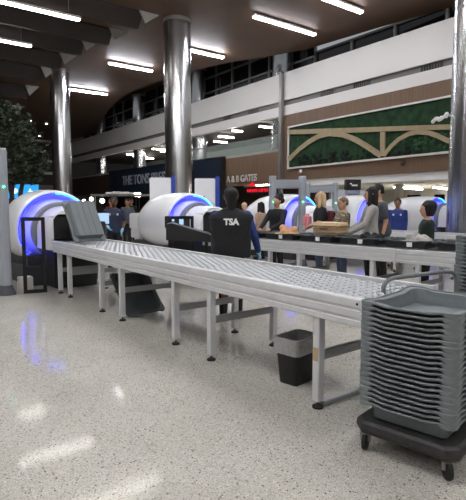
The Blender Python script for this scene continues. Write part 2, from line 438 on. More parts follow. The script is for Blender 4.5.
# ------------------------------------------------------------------ green wall panel with bridge relief
WX = lambda u, v, d: (20.0 - d - 17.8 + 17.8, u, v)
t = thing('moss_panel', 'large framed green moss panel with tan arched bridge relief on wood wall', 'wall art', (20, 0, 0))
loc = lambda u, v, d: (-d, u, v)
bm = B()
for q in ([(9, 5.98), (21.0, 5.98), (21.0, 5.90), (9, 5.90)], [(9, 3.72), (21.0, 3.62), (21.0, 3.53), (9, 3.63)], [(20.92, 3.6), (21.0, 3.6), (21.0, 5.95), (20.92, 5.95)]):
    prism(bm, q, loc, .002, .14)
obj('frame', bm, M['white'], t, smooth=False)
bm = B(); prism(bm, [(9, 3.72), (20.92, 3.62), (20.92, 5.90), (9, 5.90)], loc, .002, .06); obj('moss_bed', bm, M['moss'], t, smooth=False)
def stripe(pts, w0):
    top = [(y, z+w0) for y, z in pts]; return top + [(y, z) for y, z in reversed(pts)]
def strip_mesh(bm, up, lo, d0, d1):
    for (a, b), (c, e) in zip(zip(up, up[1:]), zip(lo, lo[1:])):
        prism(bm, [a, b, e, c], loc, d0, d1)
dk = [(20.9, 5.77), (17.78, 5.47), (15.22, 5.21), (13.03, 5.0), (11.04, 4.80), (9, 4.6)]
dl = [(20.9, 5.52), (17.78, 5.22), (15.21, 4.98), (13.02, 4.79), (11.03, 4.59), (9, 4.39)]
bm = B(); strip_mesh(bm, dk, dl, .062, .16); obj('bridge_deck', bm, M['tan'], t, smooth=False)
def arch(pts, w):
    bm = B(); up, lo = [], []
    for i, (y, z) in enumerate(pts):
        a = Vector(pts[min(i+1, len(pts)-1)]) - Vector(pts[max(i-1, 0)]); a.normalize(); n = Vector((a.y, -a.x))
        if n.y < 0: n = -n
        up.append((y+n.x*w/2, z+n.y*w/2)); lo.append((y-n.x*w/2, z-n.y*w/2))
    strip_mesh(bm, up, lo, .065, .15); return bm
obj('bridge_arch', arch([(20.85, 4.11), (19.99, 4.6), (19.22, 4.93), (18.48, 5.15), (17.78, 5.2), (16.76, 5.03), (15.93, 4.69), (15.19, 4.28), (14.37, 3.78)], .26), M['tan'], t, smooth=False)
obj('bridge_arch', arch([(14.2, 3.78), (13.83, 4.15), (13.42, 4.43), (12.91, 4.62), (12.47, 4.66), (11.89, 4.56), (11.42, 4.36), (11.01, 4.14), (10, 3.75)], .2), M['tan'], t, smooth=False)
bm = B(); prism(bm, [(14.43, 4.9), (14.17, 4.87), (14.15, 3.74), (14.39, 3.76)], loc, .065, .155); obj('bridge_pier', bm, M['tan'], t, smooth=False)
bm = B()
for k in range(90):
    y = random.uniform(12, 20.2); z = 3.66 + (20.9-y)*.008 + random.random()**1.6*(.42 if y > 14.5 else .3) + .08
    sphere(bm, (-.08, y, z), random.uniform(.07, .14), 6, (.6, 1, 1))
obj('dark_shrubs', bm, M['moss2'], t)['kind'] = 'stuff'
bm = B()
for k in range(45):
    y = random.uniform(9.5, 13.2); z = 3.85 + random.random()*.55
    sphere(bm, (-.07, y, z), random.uniform(.07, .15), 6, (.5, 1, 1))
obj('bright_shrubs', bm, M['moss3'], t)['kind'] = 'stuff'
bm = B()
for k in range(16):
    y = random.uniform(10.9, 11.75); z = 5.0 + (11.75-y)*.2 + random.random()*.1
    sphere(bm, (-.08, y, z), random.uniform(.05, .11), 6, (.5, 1, 1))
obj('white_flowers', bm, M['lw'], t)['kind'] = 'stuff'

# ------------------------------------------------------------------ signs and shopfronts
def wall_text(name, s, y, z, size, m, x, label=None, parent=None, wide=None, off=0.0, ext=.03, sx=1.0):
    me = text_mesh(s, size, ext, off)
    R = Matrix(((0, 0, -1), (-1, 0, 0), (0, 1, 0))).to_4x4()
    w = max(v.co.x for v in me.vertices) - min(v.co.x for v in me.vertices)
    k = (wide/w) if wide else 1
    me.transform(R @ Matrix.Diagonal((k*sx, 1, 1, 1)))
    return link(name, me, m, parent, (x, y, z), False)
o = wall_text('gate_sign_letters', 'A & B GATES', 25.65, 2.98, .62, M['letter'], 19.93, wide=3.4, off=.012)
tag(o, 'raised pale letters A & B GATES on the wood wall', 'sign')
t = thing('navy_shop_sign', 'long navy shop fascia with raised silver letters left of the big column', 'shop sign', (19.95, 41.8, 2.4))
bm = B(); box(bm, -.25, -6.6, 0, .2, 6.6, 2.35, .03); obj('fascia_panel', bm, M['navy'], t, smooth=False)
bm = B(); box(bm, -.27, 6.55, 0, .22, 6.75, 2.4); box(bm, -.27, 4.2, 0, -.22, 4.3, 2.3); box(bm, -.3, -6.7, 2.35, .25, 6.75, 2.45); obj('edge_trim', bm, M['grille'], t, smooth=False)
wall_text('lettering', 'THE TONS PRESS', -1.6, .95, 1.25, M['letterdim'], -.3, parent=t, wide=9.6, off=.01)
for y in (-6.45, 6.45):
    bm = B(); box(bm, -.2, y-.15, -2.4, .2, y+.15, 0); obj('pillar', bm, M['navy'], t, smooth=False)
t = thing('shop_fascia', 'plain navy shop front right of the big column', 'shop front', (19.95, 29.6, 2.4))
for y in (-1.8, 1.75):
    bm = B(); box(bm, -.2, y-.15, -2.4, .2, y+.15, 0); obj('pillar', bm, M['navy'], t, smooth=False)
bm = B(); box(bm, -.25, -1.95, 0, .2, 1.9, 2.3, .03); obj('fascia_panel', bm, M['navy'], t, smooth=False)
bm = B(); box(bm, -.3, -2.05, 0, .2, -1.75, 2.35); box(bm, -.3, -2.05, 2.3, .2, 1.95, 2.38); obj('edge_trim', bm, M['grille'], t, smooth=False)
t = thing('red_neon_sign', 'glowing red lettered sign on black board under the gate letters', 'sign', (20.0, 23.9, 2.15))
bm = B(); box(bm, 0, -1.25, 0, .12, 1.25, .46, .02); obj('board', bm, M['black'], t, smooth=False)
wall_text('neon_lettering', 'NEWS GIFTS', 0.05, .12, .27, M['red'], -.03, parent=t, wide=2.1, off=0)
bm = B(); prism(bm, [(.2, .5), (1.15, .5), (.75, .62), (.6, .78)], lambda u, v, d: (d, u, v), -.04, .02); obj('neon_emblem', bm, M['red'], t, smooth=False)
bm = B(); box(bm, .05, -1.2, .52, .15, .7, .72, .01); obj('light_panel', bm, M['lampint'], t, smooth=False)

def booth_sign(x, y, rz):
    t = thing('information_kiosk', 'lilac kiosk with a black header sign near the right of the picture', 'kiosk', (x, y, 0), rz)
    bm = B(); box(bm, -.27, -.15, 0, .27, .15, 2.05, .01); obj('cabinet', bm, M['paleblue'], t, smooth=False)
    bm = B(); box(bm, -.29, -.18, 2.06, .29, .18, 2.46, .01); obj('header', bm, M['black'], t, smooth=False)
    for q in ((-.15, 2.27, -.07, 2.32), (-.08, 2.2, .15, 2.26)):
        bm = B(); box(bm, q[0], -.186, q[1], q[2], -.181, q[3]); obj('header_mark', bm, M['lw'], t, smooth=False)
    bm = B(); box(bm, -.2, -.158, 1.3, .2, -.151, 1.9); obj('screen', bm, M['scanring'], t, smooth=False)
booth_sign(15.6, 12.64, -math.radians(37))

# interior: lamps, posts, poster
for i, (a, b) in enumerate((((24.9, 17.2), (30.1, 19.0)), ((27.0, 16.0), (32.5, 18.2)), ((31.0, 17.4), (33.6, 18.3)))):
    c = ((a[0]+b[0])/2, (a[1]+b[1])/2); L = math.hypot(b[0]-a[0], b[1]-a[1])/2
    lampbar(c[0]-L, c[0]+L, c[1], 2.52, ['lit ceiling strip in the low room, left one above the blue officer', 'lit ceiling strip in the low room, long one beside the right column', 'small lit ceiling strip deepest in the low room'][i], .3, math.atan2(b[1]-a[1], b[0]-a[0]), 'lampint', 'ceiling strips in the low room', .09)
for i, (x, y) in enumerate(((22.5, 16.55), (24, 16.3))):
    bm = B(); box(bm, -.17, -.17, 0, .17, .17, 2.62, .02); o = obj('square_post', bm, M['letter'], None, (x, y, 0), False)
    tag(o, ['pale square post right behind the blue officer', 'pale square post between the blue officer and the short haired person'][i], 'post', 'posts in the low room')
t = thing('framed_poster', 'framed poster on the low room wall beside the right column', 'poster', (33.85, 16.4, 1.55))
bm = B(); box(bm, 0, -.5, -.35, .06, .5, .4); obj('poster_sheet', bm, M['offwhite'], t, smooth=False)
bm = B()
for q in ((-.55, -.4, .55, -.33), (-.55, .38, .55, .45), (-.55, -.4, -.48, .45), (.48, -.4, .55, .45)): box(bm, -.04, q[0], q[1], .06, q[2], q[3])
obj('poster_frame', bm, M['navy'], t, smooth=False)
# small dome cameras on wood / soffit
for i, (y, z) in enumerate(((19.96, 3.34), (13.22, 3.33))):
    t = thing('security_camera', ['tiny dome camera under the left end of the green panel', 'tiny dome camera under the right arch of the green panel'][i], 'camera', (19.99, y, z), 0, 'dome cameras on the wood wall')
    bm = B(); sphere(bm, (-.05, 0, 0), .09, 10); obj('dome', bm, M['lw'] if i == 0 else M['brown'], t)
    bm = B(); box(bm, -.03, -.11, -.02, .005, .11, .12, .01); obj('bracket', bm, M['offwhite'] if i == 0 else M['brown'], t)
# balcony lamps
for i, (x0, x1, y) in enumerate(((20.9, 22.4, 24.95), (20.5, 21.4, 27.5), (21.3, 22.7, 30.4), (22.7, 24, 33.2), (21, 22.3, 37.5), (21, 22.6, 41.0), (22.6, 24.2, 42.5), (24, 25.6, 44), (21, 22.5, 47), (22.4, 24, 48.5), (24, 25.5, 50))):
    lampbar(x0, x1, y, 6.62, 'lit strip lamp under the upper gallery ceiling', .22, 0, 'lampint', 'gallery strip lamps', .09)

# far lamps, screens, canopy
for i, (x, y, z) in enumerate(((8.0, 21.55, 1.62), (8.25, 21.3, 1.72), (7.48, 18.2, 1.62), (9.4, 19.2, 1.9), (6.9, 20.2, 1.66), (8.75, 17.6, 1.86))):
    t = thing('globe_lamp', 'small bright globe lamp in the blurred hall behind the tilted tray', 'lamp', (x, y, 0), 0, 'globe lamps behind the tilted tray')
    bm = B(); cyl(bm, (0,0,0), (0,0,z-.05), .02, n=8); lathe(bm, [(.15, 0), (.15, .02), (.02, .04)], n=16, cap=True); obj('stem', bm, M['blackm'], t)
    bm = B(); sphere(bm, (0,0,z), .09, 14); obj('globe', bm, M['lampsmall'], t)
t = thing('hall_canopy', 'long pale overhead rail behind the officer at the left scanner', 'canopy', (7.85, 16.65, 0), math.atan2(-1.5, 1.97))
bm = B(); box(bm, -1.35, -.2, 1.78, 1.25, .2, 1.86, .02); obj('rail', bm, M['strip'], t, smooth=False)
for x in (-1.25, 1.15):
    bm = B(); box(bm, x-.04, -.04, 0, x+.04, .04, 1.78); obj('rail_post', bm, M['frame'], t, smooth=False)
for i, (x, r) in enumerate(((-.7, .12), (-.42, .15), (-.12, .14), (.12, .09), (.9, .1))):
    bm = B(); box(bm, -r, -.1, 0, r, .1, r*.6, .02)
    v = t.matrix_basis @ Vector((x, 0, 1.862)); o = obj('white_box', bm, M['cwhite'], None, v); o.rotation_euler = t.rotation_euler
    tag(o, 'small white box on the pale overhead rail behind the navy officer', 'box', 'white boxes on the overhead rail')

# glowing information screens behind the tree
t = thing('information_screen', 'wide bright blue information screen behind the tree', 'screen', (5.55, 22.1, 0), -math.radians(25))
bm = B(); box(bm, -.72, 0, 1.72, .66, .12, 2.36, .01); obj('casing', bm, M['black'], t, smooth=False)
bm = B(); box(bm, -.70, -.01, 1.74, .64, -.001, 2.33); obj('display', bm, M['screen'], t, smooth=False)
bm = B(); cyl(bm, (-.32, -.03, 2.06), (-.32, -.012, 2.06), .12, n=16); obj('display_mark', bm, M['screenw'], t, smooth=False)
bm = B(); prism(bm, [(.22, 2.02), (.4, 2.02), (.4, 2.06), (.33, 2.06), (.33, 2.15), (.28, 2.15), (.28, 2.06), (.22, 2.06)], lambda u, v, d: (u, d, v), -.03, -.012); obj('display_mark', bm, M['screenw'], t, smooth=False)
for x in (-.5, .45):
    bm = B(); box(bm, x-.04, .03, 0, x+.04, .09, 1.73); obj('stand_leg', bm, M['blackm'], t, smooth=False)

# tree
t = thing('indoor_tree', 'dark leafy indoor tree behind the left scanner', 'tree', (3.75, 15.7, 0))
bm = B()
tube(bm, [(-.12, 0, 0), (-.14, 0, .9), (-.12, 0, 1.8), (-.3, .1, 2.6), (-.6, .1, 3.3)], [.09, .075, .065, .05, .02], 10)
tube(bm, [(.1, 0, 0), (.12, 0, .9), (.12, 0, 1.8), (.3, 0, 2.6), (.6, .1, 3.3)], [.09, .075, .065, .05, .02], 10)
tube(bm, [(-.12, 0, 1.7), (.0, .1, 2.4), (0, .2, 3.4)], [.05, .04, .02], 8)
obj('trunk', bm, M['bark'], t)
bm = B()
blobs = [(-.9, 0, 3.2, .9), (-.2, 0, 3.7, .85), (.25, .1, 3.2, .75), (.1, 0, 2.7, .7), (-.8, 0, 2.5, .75), (.6, 0, 2.85, .45), (-.3, 0, 4.0, .55), (-1.5, 0, 3.4, .9), (.42, 0, 2.45, .4)]
for k in range(3800):
    cx, cy, cz, r = random.choice(blobs)
    d = Vector((random.gauss(0, 1), random.gauss(0, 1), random.gauss(0, 1))).normalized()*r*random.random()**.4
    p = Vector((cx, cy, cz)) + d
    a = Vector((random.gauss(0, 1), random.gauss(0, 1), random.gauss(0, .6))).normalized()*random.uniform(.06, .11)
    b = a.cross(Vector((random.gauss(0, 1), random.gauss(0, 1), random.gauss(0, 1)))).normalized()*random.uniform(.025, .045)
    v = [bm.verts.new(q) for q in (p-a, p+b, p+a, p-b)]; bm.faces.new(v)
obj('foliage', bm, M['leaf'], t, smooth=False)['kind'] = 'stuff'
bm = B(); lathe(bm, [(.35, 0), (.45, .5), (.47, .55), (.42, .55), (.4, .48)], n=28, cap=True); obj('planter', bm, M['scanbase'], t)

# ------------------------------------------------------------------ roller conveyor sections
def roller_mesh(odd, half=.4):
    bm = B(); cyl(bm, (-half-.01, 0, 0), (half+.01, 0, 0), .008, n=8)
    k = 11
    for i in range(k):
        x = -half+.03 + (2*half-.06)*(i+(.25 if odd else -.25))/(k-1)
        if abs(x) > half-.028: continue
        n = 12
        prof = [(.008, -.024), (.020, -.024), (.0275, -.015), (.0275, .015), (.020, .024), (.008, .024)]
        lathe(bm, prof, (x, 0, 0), (1, 0, 0), n)
    bmesh.ops.recalc_face_normals(bm, faces=bm.faces)
    me = bpy.data.meshes.new('roller'); bm.to_mesh(me); bm.free(); me.materials.append(M['roller'])
    for p in me.polygons: p.use_smooth = True
    me.set_sharp_from_angle(angle=math.radians(40)); return me
ROL = [roller_mesh(0), roller_mesh(1)]
def rail_profile(s):
    # outward side s: grooved extrusion, returned as (x, z)
    P = [(0, .69), (.050, .69), (.054, .696), (.054, .728), (.044, .734), (.044, .748), (.054, .754), (.054, .796), (.044, .802), (.044, .816), (.054, .822), (.054, .872), (.048, .88), (0, .88), (0, .845), (.012, .845), (.012, .74), (0, .74)]
    return [(s*x, z) for x, z in P]
W2 = .40   # half of clear width
LEGX = .40
def conveyor(xc, y0, L, label, group, rollers=True, legs=True, floorbar=False, sticker=False, endcap=False, legy=(.38, 1.71)):
    t = thing('roller_conveyor_section', label, 'conveyor', (xc, y0, 0), 0, group)
    g = .004
    for s in (-1, 1):
        bm = B(); prism(bm, [(s*W2 + x, z) for x, z in rail_profile(s)], lambda u, v, d: (u, d, v), g, L-g)
        r = obj('side_rail', bm, M['alu'], t, ang=20)
        if endcap:
            bm = B(); box(bm, s*(W2+.027)-.031, -.012, .686, s*(W2+.027)+.031, .003, .885, .004); ec = obj('end_cap', bm, M['alu'], r)
            bm = B(); cyl(bm, (s*(W2+.054), .03, .845), (s*(W2+.058), .03, .845), .009, n=10); obj('bolt', bm, M['blackm'], r)
    bm = B(); box(bm, -W2+.002, g, .785, W2-.002, L-g, .798); obj('bed_plate', bm, M['bed'], t, smooth=False)
    bm = B()
    for y in (g, L-.03): box(bm, -W2+.002, y, .74, W2-.002, y+.026, .838)
    obj('end_beam', bm, M['alu'], t, smooth=False)
    if rollers:
        n = int((L-.09)/.08)
        for i in range(n+1):
            o = bpy.data.objects.new('roller', ROL[i % 2]); COL.objects.link(o); o.parent = t
            o.location = (0, .055 + (L-.11)*i/n, .836)
    if legs:
        for y in legy:
            for s in (-1, 1):
                x = s*LEGX; bm = B()
                box(bm, x-.032, y-.032, .055, x+.032, y+.032, .70, .004)
                lg = obj('leg', bm, M['alu'], t)
                bm = B(); lathe(bm, [(.042, 0), (.044, .012), (.03, .022), (.012, .026), (.008, .03), (.008, .06)], (x, y, 0), n=18, cap=True); obj('levelling_foot', bm, M['rubber'], lg)
            bm = B(); box(bm, -LEGX+.033, y-.02, .36, LEGX-.033, y+.02, .43, .004); box(bm, -LEGX+.033, y-.024, .39, LEGX-.033, y-.0205, .40)
            obj('cross_brace', bm, [M['alud']], t)
            if floorbar and y == legy[0]:
                bm = B(); box(bm, -LEGX+.04, y-.03, .012, LEGX-.04, y+.02, .04, .004); obj('floor_bar', bm, M['alud'], t)
        if sticker:
            bm = B(); box(bm, -LEGX-.036, legy[0]-.022, .36, -LEGX-.033, legy[0]+.022, .46); obj('worn_sticker', bm, M['sticker'], t, smooth=False)
    return t
G1 = 'roller conveyor sections of the front lane'
FRONT = conveyor(3.01, 1.98, 2.08, 'frontmost roller conveyor section, beside the big tray stack, above the bin', G1, floorbar=True, sticker=True, endcap=True, legy=(.41, 1.79))
conveyor(3.01, 4.06, 2.01, 'middle roller conveyor section of the front lane, before the vested officer', G1, legy=(.38, 1.72))
conveyor(3.01, 6.07, 2.35, 'last roller conveyor section, under the tilted tray at the left scanner', G1, legy=(.37, 1.68, 2.15))
G2 = 'roller conveyor sections of the second lane'
L2 = math.radians(7.5)
def lane(u, v): return (6.25 + u*math.cos(L2) - v*math.sin(L2), 4.55 + u*math.sin(L2) + v*math.cos(L2))
for v, l, ly in ((-2.54, 'second lane conveyor section behind the rear tray stack', (.38, 1.72)), (-.51, 'second lane conveyor section under the beige suitcase', (.37, 1.70)), (1.52, 'second lane conveyor section beside the vested officer, under the sand cloth', (.3, 1.70))):
    c = conveyor(0, 0, 2.03, l, G2, rollers=False, legy=ly); c.location = (*lane(0, v), 0); c.rotation_euler = (0, 0, L2)
G3 = 'conveyor sections of the third lane'
for y, l in ((2.6, 'third lane conveyor section beside the right column'), (4.65, 'third lane conveyor section behind the short haired person'), (6.7, 'third lane conveyor section before the blue officer')):
    conveyor(9.75, y, 2.03, l, G3, rollers=False, legy=(.37, 1.70))

# tubular end stop of the front lane
bm = B(); pts = [(2.99, 2.12, .80), (2.99, 2.12, .90), (3.01, 2.115, .935), (3.06, 2.11, .953), (3.12, 2.105, .958)]
pts += [(3.7, 2.06, .958), (3.80, 2.05, .95), (3.85, 2.045, .92), (3.86, 2.04, .86), (3.86, 2.04, .0)]
tube(bm, [(x-3.01, y-1.98, z) for x, y, z in pts], .016, 10); obj('end_stop_bar', bm, M['tray'], FRONT)

# ------------------------------------------------------------------ trays
def tray_mesh(name, mat):
    bm = B(); hx, hy, D = .37, .287, .115; NS, NC = 32, 5
    def ring(ax, ay, r, zf):
        P = []
        corners = [((ax-r), (ay-r), 0), (-(ax-r), (ay-r), 90), (-(ax-r), -(ay-r), 180), ((ax-r), -(ay-r), 270)]
        for ci, (cx, cy, a0) in enumerate(corners):
            for k in range(NC+1):
                a = math.radians(a0 + 90*k/NC); P.append((cx+r*math.cos(a), cy+r*math.sin(a), 0.0))
            nx, ny, na = corners[(ci+1) % 4]; a1 = math.radians(a0+90)
            p = Vector((cx+r*math.cos(a1), cy+r*math.sin(a1))); q = Vector((nx+r*math.cos(a1), ny+r*math.sin(a1)))
            for k in range(1, NS):
                t = k/NS; e = min(t, 1-t); m = e
                w = p.lerp(q, t); P.append((w.x, w.y, m))
        return [(x, y, zf(m)) for x, y, m in P]
    def sm(e, a, b): q = min(1, max(0, (e-a)/(b-a))); return q*q*(3-2*q)
    dip = lambda e: .014*sm(e, .06, .27)
    under = lambda m: D-.0295 - dip(m) + .0175*sm(m, .045, .10)
    rs = [ring(hx-.068, hy-.068, .03, lambda m: .0), ring(hx-.064, hy-.064, .035, lambda m: .006),
          ring(hx-.054, hy-.054, .04, under), ring(hx-.002, hy-.002, .04, under),
          ring(hx, hy, .04, lambda m: D-.004 - dip(m)), ring(hx-.003, hy-.003, .04, lambda m: D - dip(m)),
          ring(hx-.010, hy-.010, .04, lambda m: D - dip(m)), ring(hx-.013, hy-.013, .04, lambda m: D-.008 - dip(m)),
          ring(hx-.050, hy-.050, .042, lambda m: D-.009 - dip(m)), ring(hx-.053, hy-.053, .04, lambda m: D-.014 - dip(m)),
          ring(hx-.066, hy-.066, .034, lambda m: .010), ring(hx-.074, hy-.074, .028, lambda m: .006)]
    rings(bm, rs, True)
    # moulded ribs under the floor
    for y in (-.11, 0, .11): box(bm, -.285, y-.022, -.007, .285, y+.022, 0.0005, .004)
    bmesh.ops.recalc_face_normals(bm, faces=bm.faces)
    me = bpy.data.meshes.new(name); bm.to_mesh(me); bm.free(); me.materials.append(mat)
    for p in me.polygons: p.use_smooth = True
    me.set_sharp_from_angle(angle=math.radians(40)); return me
TR = tray_mesh('tray', M['tray']); TRD = tray_mesh('tray_dark', M['traydark'])
def tray(loc, rot=(0, 0, 0), label='', group=None, me=None):
    o = bpy.data.objects.new('security_tray', me or TR); COL.objects.link(o); o.location = loc; o.rotation_euler = rot
    return tag(o, label, 'tray', group)
ORD = ['bottom', 'second', 'third', 'fourth', 'fifth', 'sixth', 'seventh', 'eighth', 'ninth', 'tenth', 'eleventh', 'twelfth', 'thirteenth', 'fourteenth', 'fifteenth', 'sixteenth', 'seventeenth', 'eighteenth', 'nineteenth', 'twentieth', 'twenty-first',
       'twenty-second', 'twenty-third', 'twenty-fourth', 'twenty-fifth', 'twenty-sixth', 'twenty-seventh', 'twenty-eighth', 'twenty-ninth', 'thirtieth', 'thirty-first', 'thirty-second']
N1 = 21; YAW1 = math.radians(9.5); SX, SY = 2.745, 1.600
for k in range(N1):
    j = .0016
    lab = ('grey plastic tray on top of the big front stack, open and empty' if k == N1-1 else
           'grey plastic tray at the bottom of the big front stack, on the dolly' if k == 0 else
           'grey plastic tray, %s from the bottom in the big front stack' % ORD[k])
    tray((SX+random.uniform(-j, j), SY+random.uniform(-j, j), .209+k*.0303), (0, 0, YAW1+random.uniform(-.006, .006)), lab, 'trays in the front stack')
N2 = 31
for k in range(N2):
    top = N2-1-k
    lab = 'grey plastic tray on top of the rear stack at the right edge' if top == 0 else 'grey plastic tray, %s from the top in the rear stack' % ORD[top]
    tray((4.31+random.uniform(-.005, .005), 1.83+random.uniform(-.005, .005), .209+k*.0305), (0, 0, random.uniform(-.008, .008)), lab, 'trays in the rear stack')

def dolly(x, y, label, rz=0):
    t = thing('tray_dolly', label, 'dolly', (x, y, 0), rz, 'black tray dollies')
    bm = B()
    def rr(ax, ay, c, z): return [(ax-c, -ay, z), (ax, -ay+c, z), (ax, ay-c, z), (ax-c, ay, z), (-ax+c, ay, z), (-ax, ay-c, z), (-ax, -ay+c, z), (-ax+c, -ay, z)]
    rings(bm, [rr(.35, .275, .05, .118), rr(.378, .303, .06, .128), rr(.385, .31, .06, .15), rr(.38, .305, .06, .185), rr(.365, .29, .055, .2), rr(.34, .265, .05, .202)])
    obj('deck', bm, M['dolly'], t, ang=25)
    for sx in (-1, 1):
        for sy in (-1, 1):
            a = .5 + sx*sy*.25; d = Vector((math.cos(a), math.sin(a), 0)); n = Vector((-d.y, d.x, 0)); c = Vector((sx*.325, sy*.245, .057))
            bm = B(); lathe(bm, [(.03, .008), (.03, .012), (.018, .018), (.012, .024)], (sx*.325, sy*.245, .096), n=14, cap=True)
            for s in (-1, 1):
                p = c + n*s*.02
                cyl(bm, p, p + Vector((0, 0, .052)), .012, .016, n=8)
            ca = obj('caster_fork', bm, M['frame'], t)
            bm = B(); lathe(bm, [(.01, -.015), (.044, -.015), (.054, -.012), (.057, -.006), (.057, .006), (.054, .012), (.044, .015), (.01, .015)], c, n, n=26)
            obj('wheel', bm, M['rubber'], ca)
dolly(SX, SY, 'black plastic dolly on casters under the big front tray stack', YAW1)
dolly(4.31, 1.83, 'black plastic dolly under the rear tray stack')

# tilted tray standing at the scanner mouth, tray leaning under the conveyor
o = tray((2.87, 7.62, .872+.405), (0, 0, 0), 'grey tray standing tilted on its edge on the conveyor before the left scanner')
o.rotation_mode = 'QUATERNION'; o.rotation_quaternion = (Matrix.Rotation(math.radians(10), 3, 'Z') @ Matrix.Rotation(math.radians(-120), 3, 'X') @ Matrix.Rotation(PI/2, 3, 'Z')).to_quaternion()
o = tray((2.98, 6.165, .208), (0, 0, 0), 'dark grey tray leaning under the front conveyor with open side facing up', None, TRD)
o.rotation_mode = 'QUATERNION'; o.rotation_quaternion = (Matrix.Rotation(math.radians(41), 3, 'X') @ Matrix.Rotation(PI/2, 3, 'Z')).to_quaternion()

# trays lined up on the second lane, and what lies in them
lane2 = [(-1.68, 'tray on the second lane partly behind the rear stack'), (-.91, 'tray on the second lane holding crumpled pale clothes'),
         (-.14, 'tray on the second lane holding a black jacket, before the grey sweater woman'), (.63, 'tray on the second lane carrying the beige suitcase'),
         (1.40, 'tray on the second lane holding sand coloured cloth'), (2.17, 'tray on the second lane before the dark haired passenger')]
for v, l in lane2:
    o = tray((*lane(-.02, v+.37), .886), (0, 0, PI/2+L2), l, 'trays on the second lane', TRD)
    bm = B(); box(bm, -.14, .288, .02, -.06, .292, .085); obj('white_tag', bm, M['lw'], o, smooth=False)

def cloth_lump(name, loc, sx, sy, h, seed, mat, label, cat):
    rnd = random.Random(seed); bm = B()
    for k in range(9):
        a = rnd.uniform(0, 2*PI); r = rnd.uniform(0, .6)
        p = (math.cos(a)*r*sx, math.sin(a)*r*sy, h*.3); q = (p[0]+rnd.uniform(-.5, .5)*sx, p[1]+rnd.uniform(-.5, .5)*sy, h*rnd.uniform(.35, .75))
        capsule(bm, p, q, h*.33, h*.27, 10)
    box(bm, -sx*.8, -sy*.8, 0, sx*.8, sy*.8, h*.4, h*.1)
    me = voxel(bm, .016, 2)
    for v in me.vertices: v.co.z = max(v.co.z, 0)
    return tag(link(name, me, mat, None, loc, True, 80), label, cat)
cloth_lump('folded_clothes', (*lane(0, -.62), .893), .22, .28, .20, 3, M['cgrey'], 'crumpled pale grey clothes heaped in a second lane tray', 'clothes')
cloth_lump('black_jacket', (*lane(0, .12), .893), .2, .24, .19, 9, M['cblack'], 'black jacket lying in a tray before the grey sweater woman', 'clothes')
cloth_lump('sand_cloth', (*lane(0, 1.77), .893), .20, .25, .25, 12, M['orange'], 'sand coloured cloth in a tray beside the grey detector arch', 'clothes')
t = thing('suitcase', 'beige hard suitcase lying flat on a tray, before the dotted sweater woman', 'suitcase', (*lane(-.03, .84), 1.004), L2)
bm = B(); box(bm, -.2, -.27, .0, .2, .27, .10, .045, seg=4); obj('lower_shell', bm, M['beige'], t, ang=60)
bm = B(); box(bm, -.2, -.27, .104, .2, .27, .20, .045, seg=4); obj('upper_shell', bm, M['beige'], t, ang=60)
bm = B(); box(bm, -.194, -.264, .098, .194, .264, .106); obj('zip', bm, M['sticker'], t)
bm = B(); tube(bm, [(-.198, -.07, .10), (-.22, -.06, .10), (-.225, 0, .10), (-.22, .06, .10), (-.198, .07, .10)], .01, 8); obj('handle', bm, M['black'], t)

# ------------------------------------------------------------------ bin
t = thing('waste_bin', 'black plastic waste bin with clear liner under the front conveyor', 'bin', (2.885, 2.885, 0), math.radians(8)); t.scale = (.9, .9, 1)
def rrect(ax, ay, r, z, n=5):
    P = []
    for cx, cy, a0 in ((ax-r, ay-r, 0), (-ax+r, ay-r, 90), (-ax+r, -ay+r, 180), (ax-r, -ay+r, 270)):
        for k in range(n+1):
            a = math.radians(a0+90*k/n); P.append((cx+r*math.cos(a), cy+r*math.sin(a), z))
    return P
bm = B(); rings(bm, [rrect(.145, .10, .03, 0), rrect(.15, .105, .035, .01), rrect(.185, .135, .04, .37), rrect(.193, .143, .042, .375), rrect(.193, .143, .042, .39), rrect(.183, .133, .04, .39), rrect(.148, .103, .03, .015)])
obj('bucket', bm, M['black'], t)
bm = B(); rnd = random.Random(4)
def wob(r, a): return [(x*(1+rnd.uniform(-a, a)), y*(1+rnd.uniform(-a, a)), z+rnd.uniform(-a, a)*.25) for x, y, z in r]
rings(bm, [wob(rrect(.187, .138, .042, .26, 8), .012), wob(rrect(.196, .146, .045, .30, 8), .02), wob(rrect(.199, .150, .045, .35, 8), .012), rrect(.200, .150, .045, .395, 8), rrect(.180, .130, .04, .397, 8), wob(rrect(.168, .118, .04, .33, 8), .03), wob(rrect(.15, .10, .04, .22, 8), .05)], False)
obj('liner', bm, M['liner'], t, ang=60)

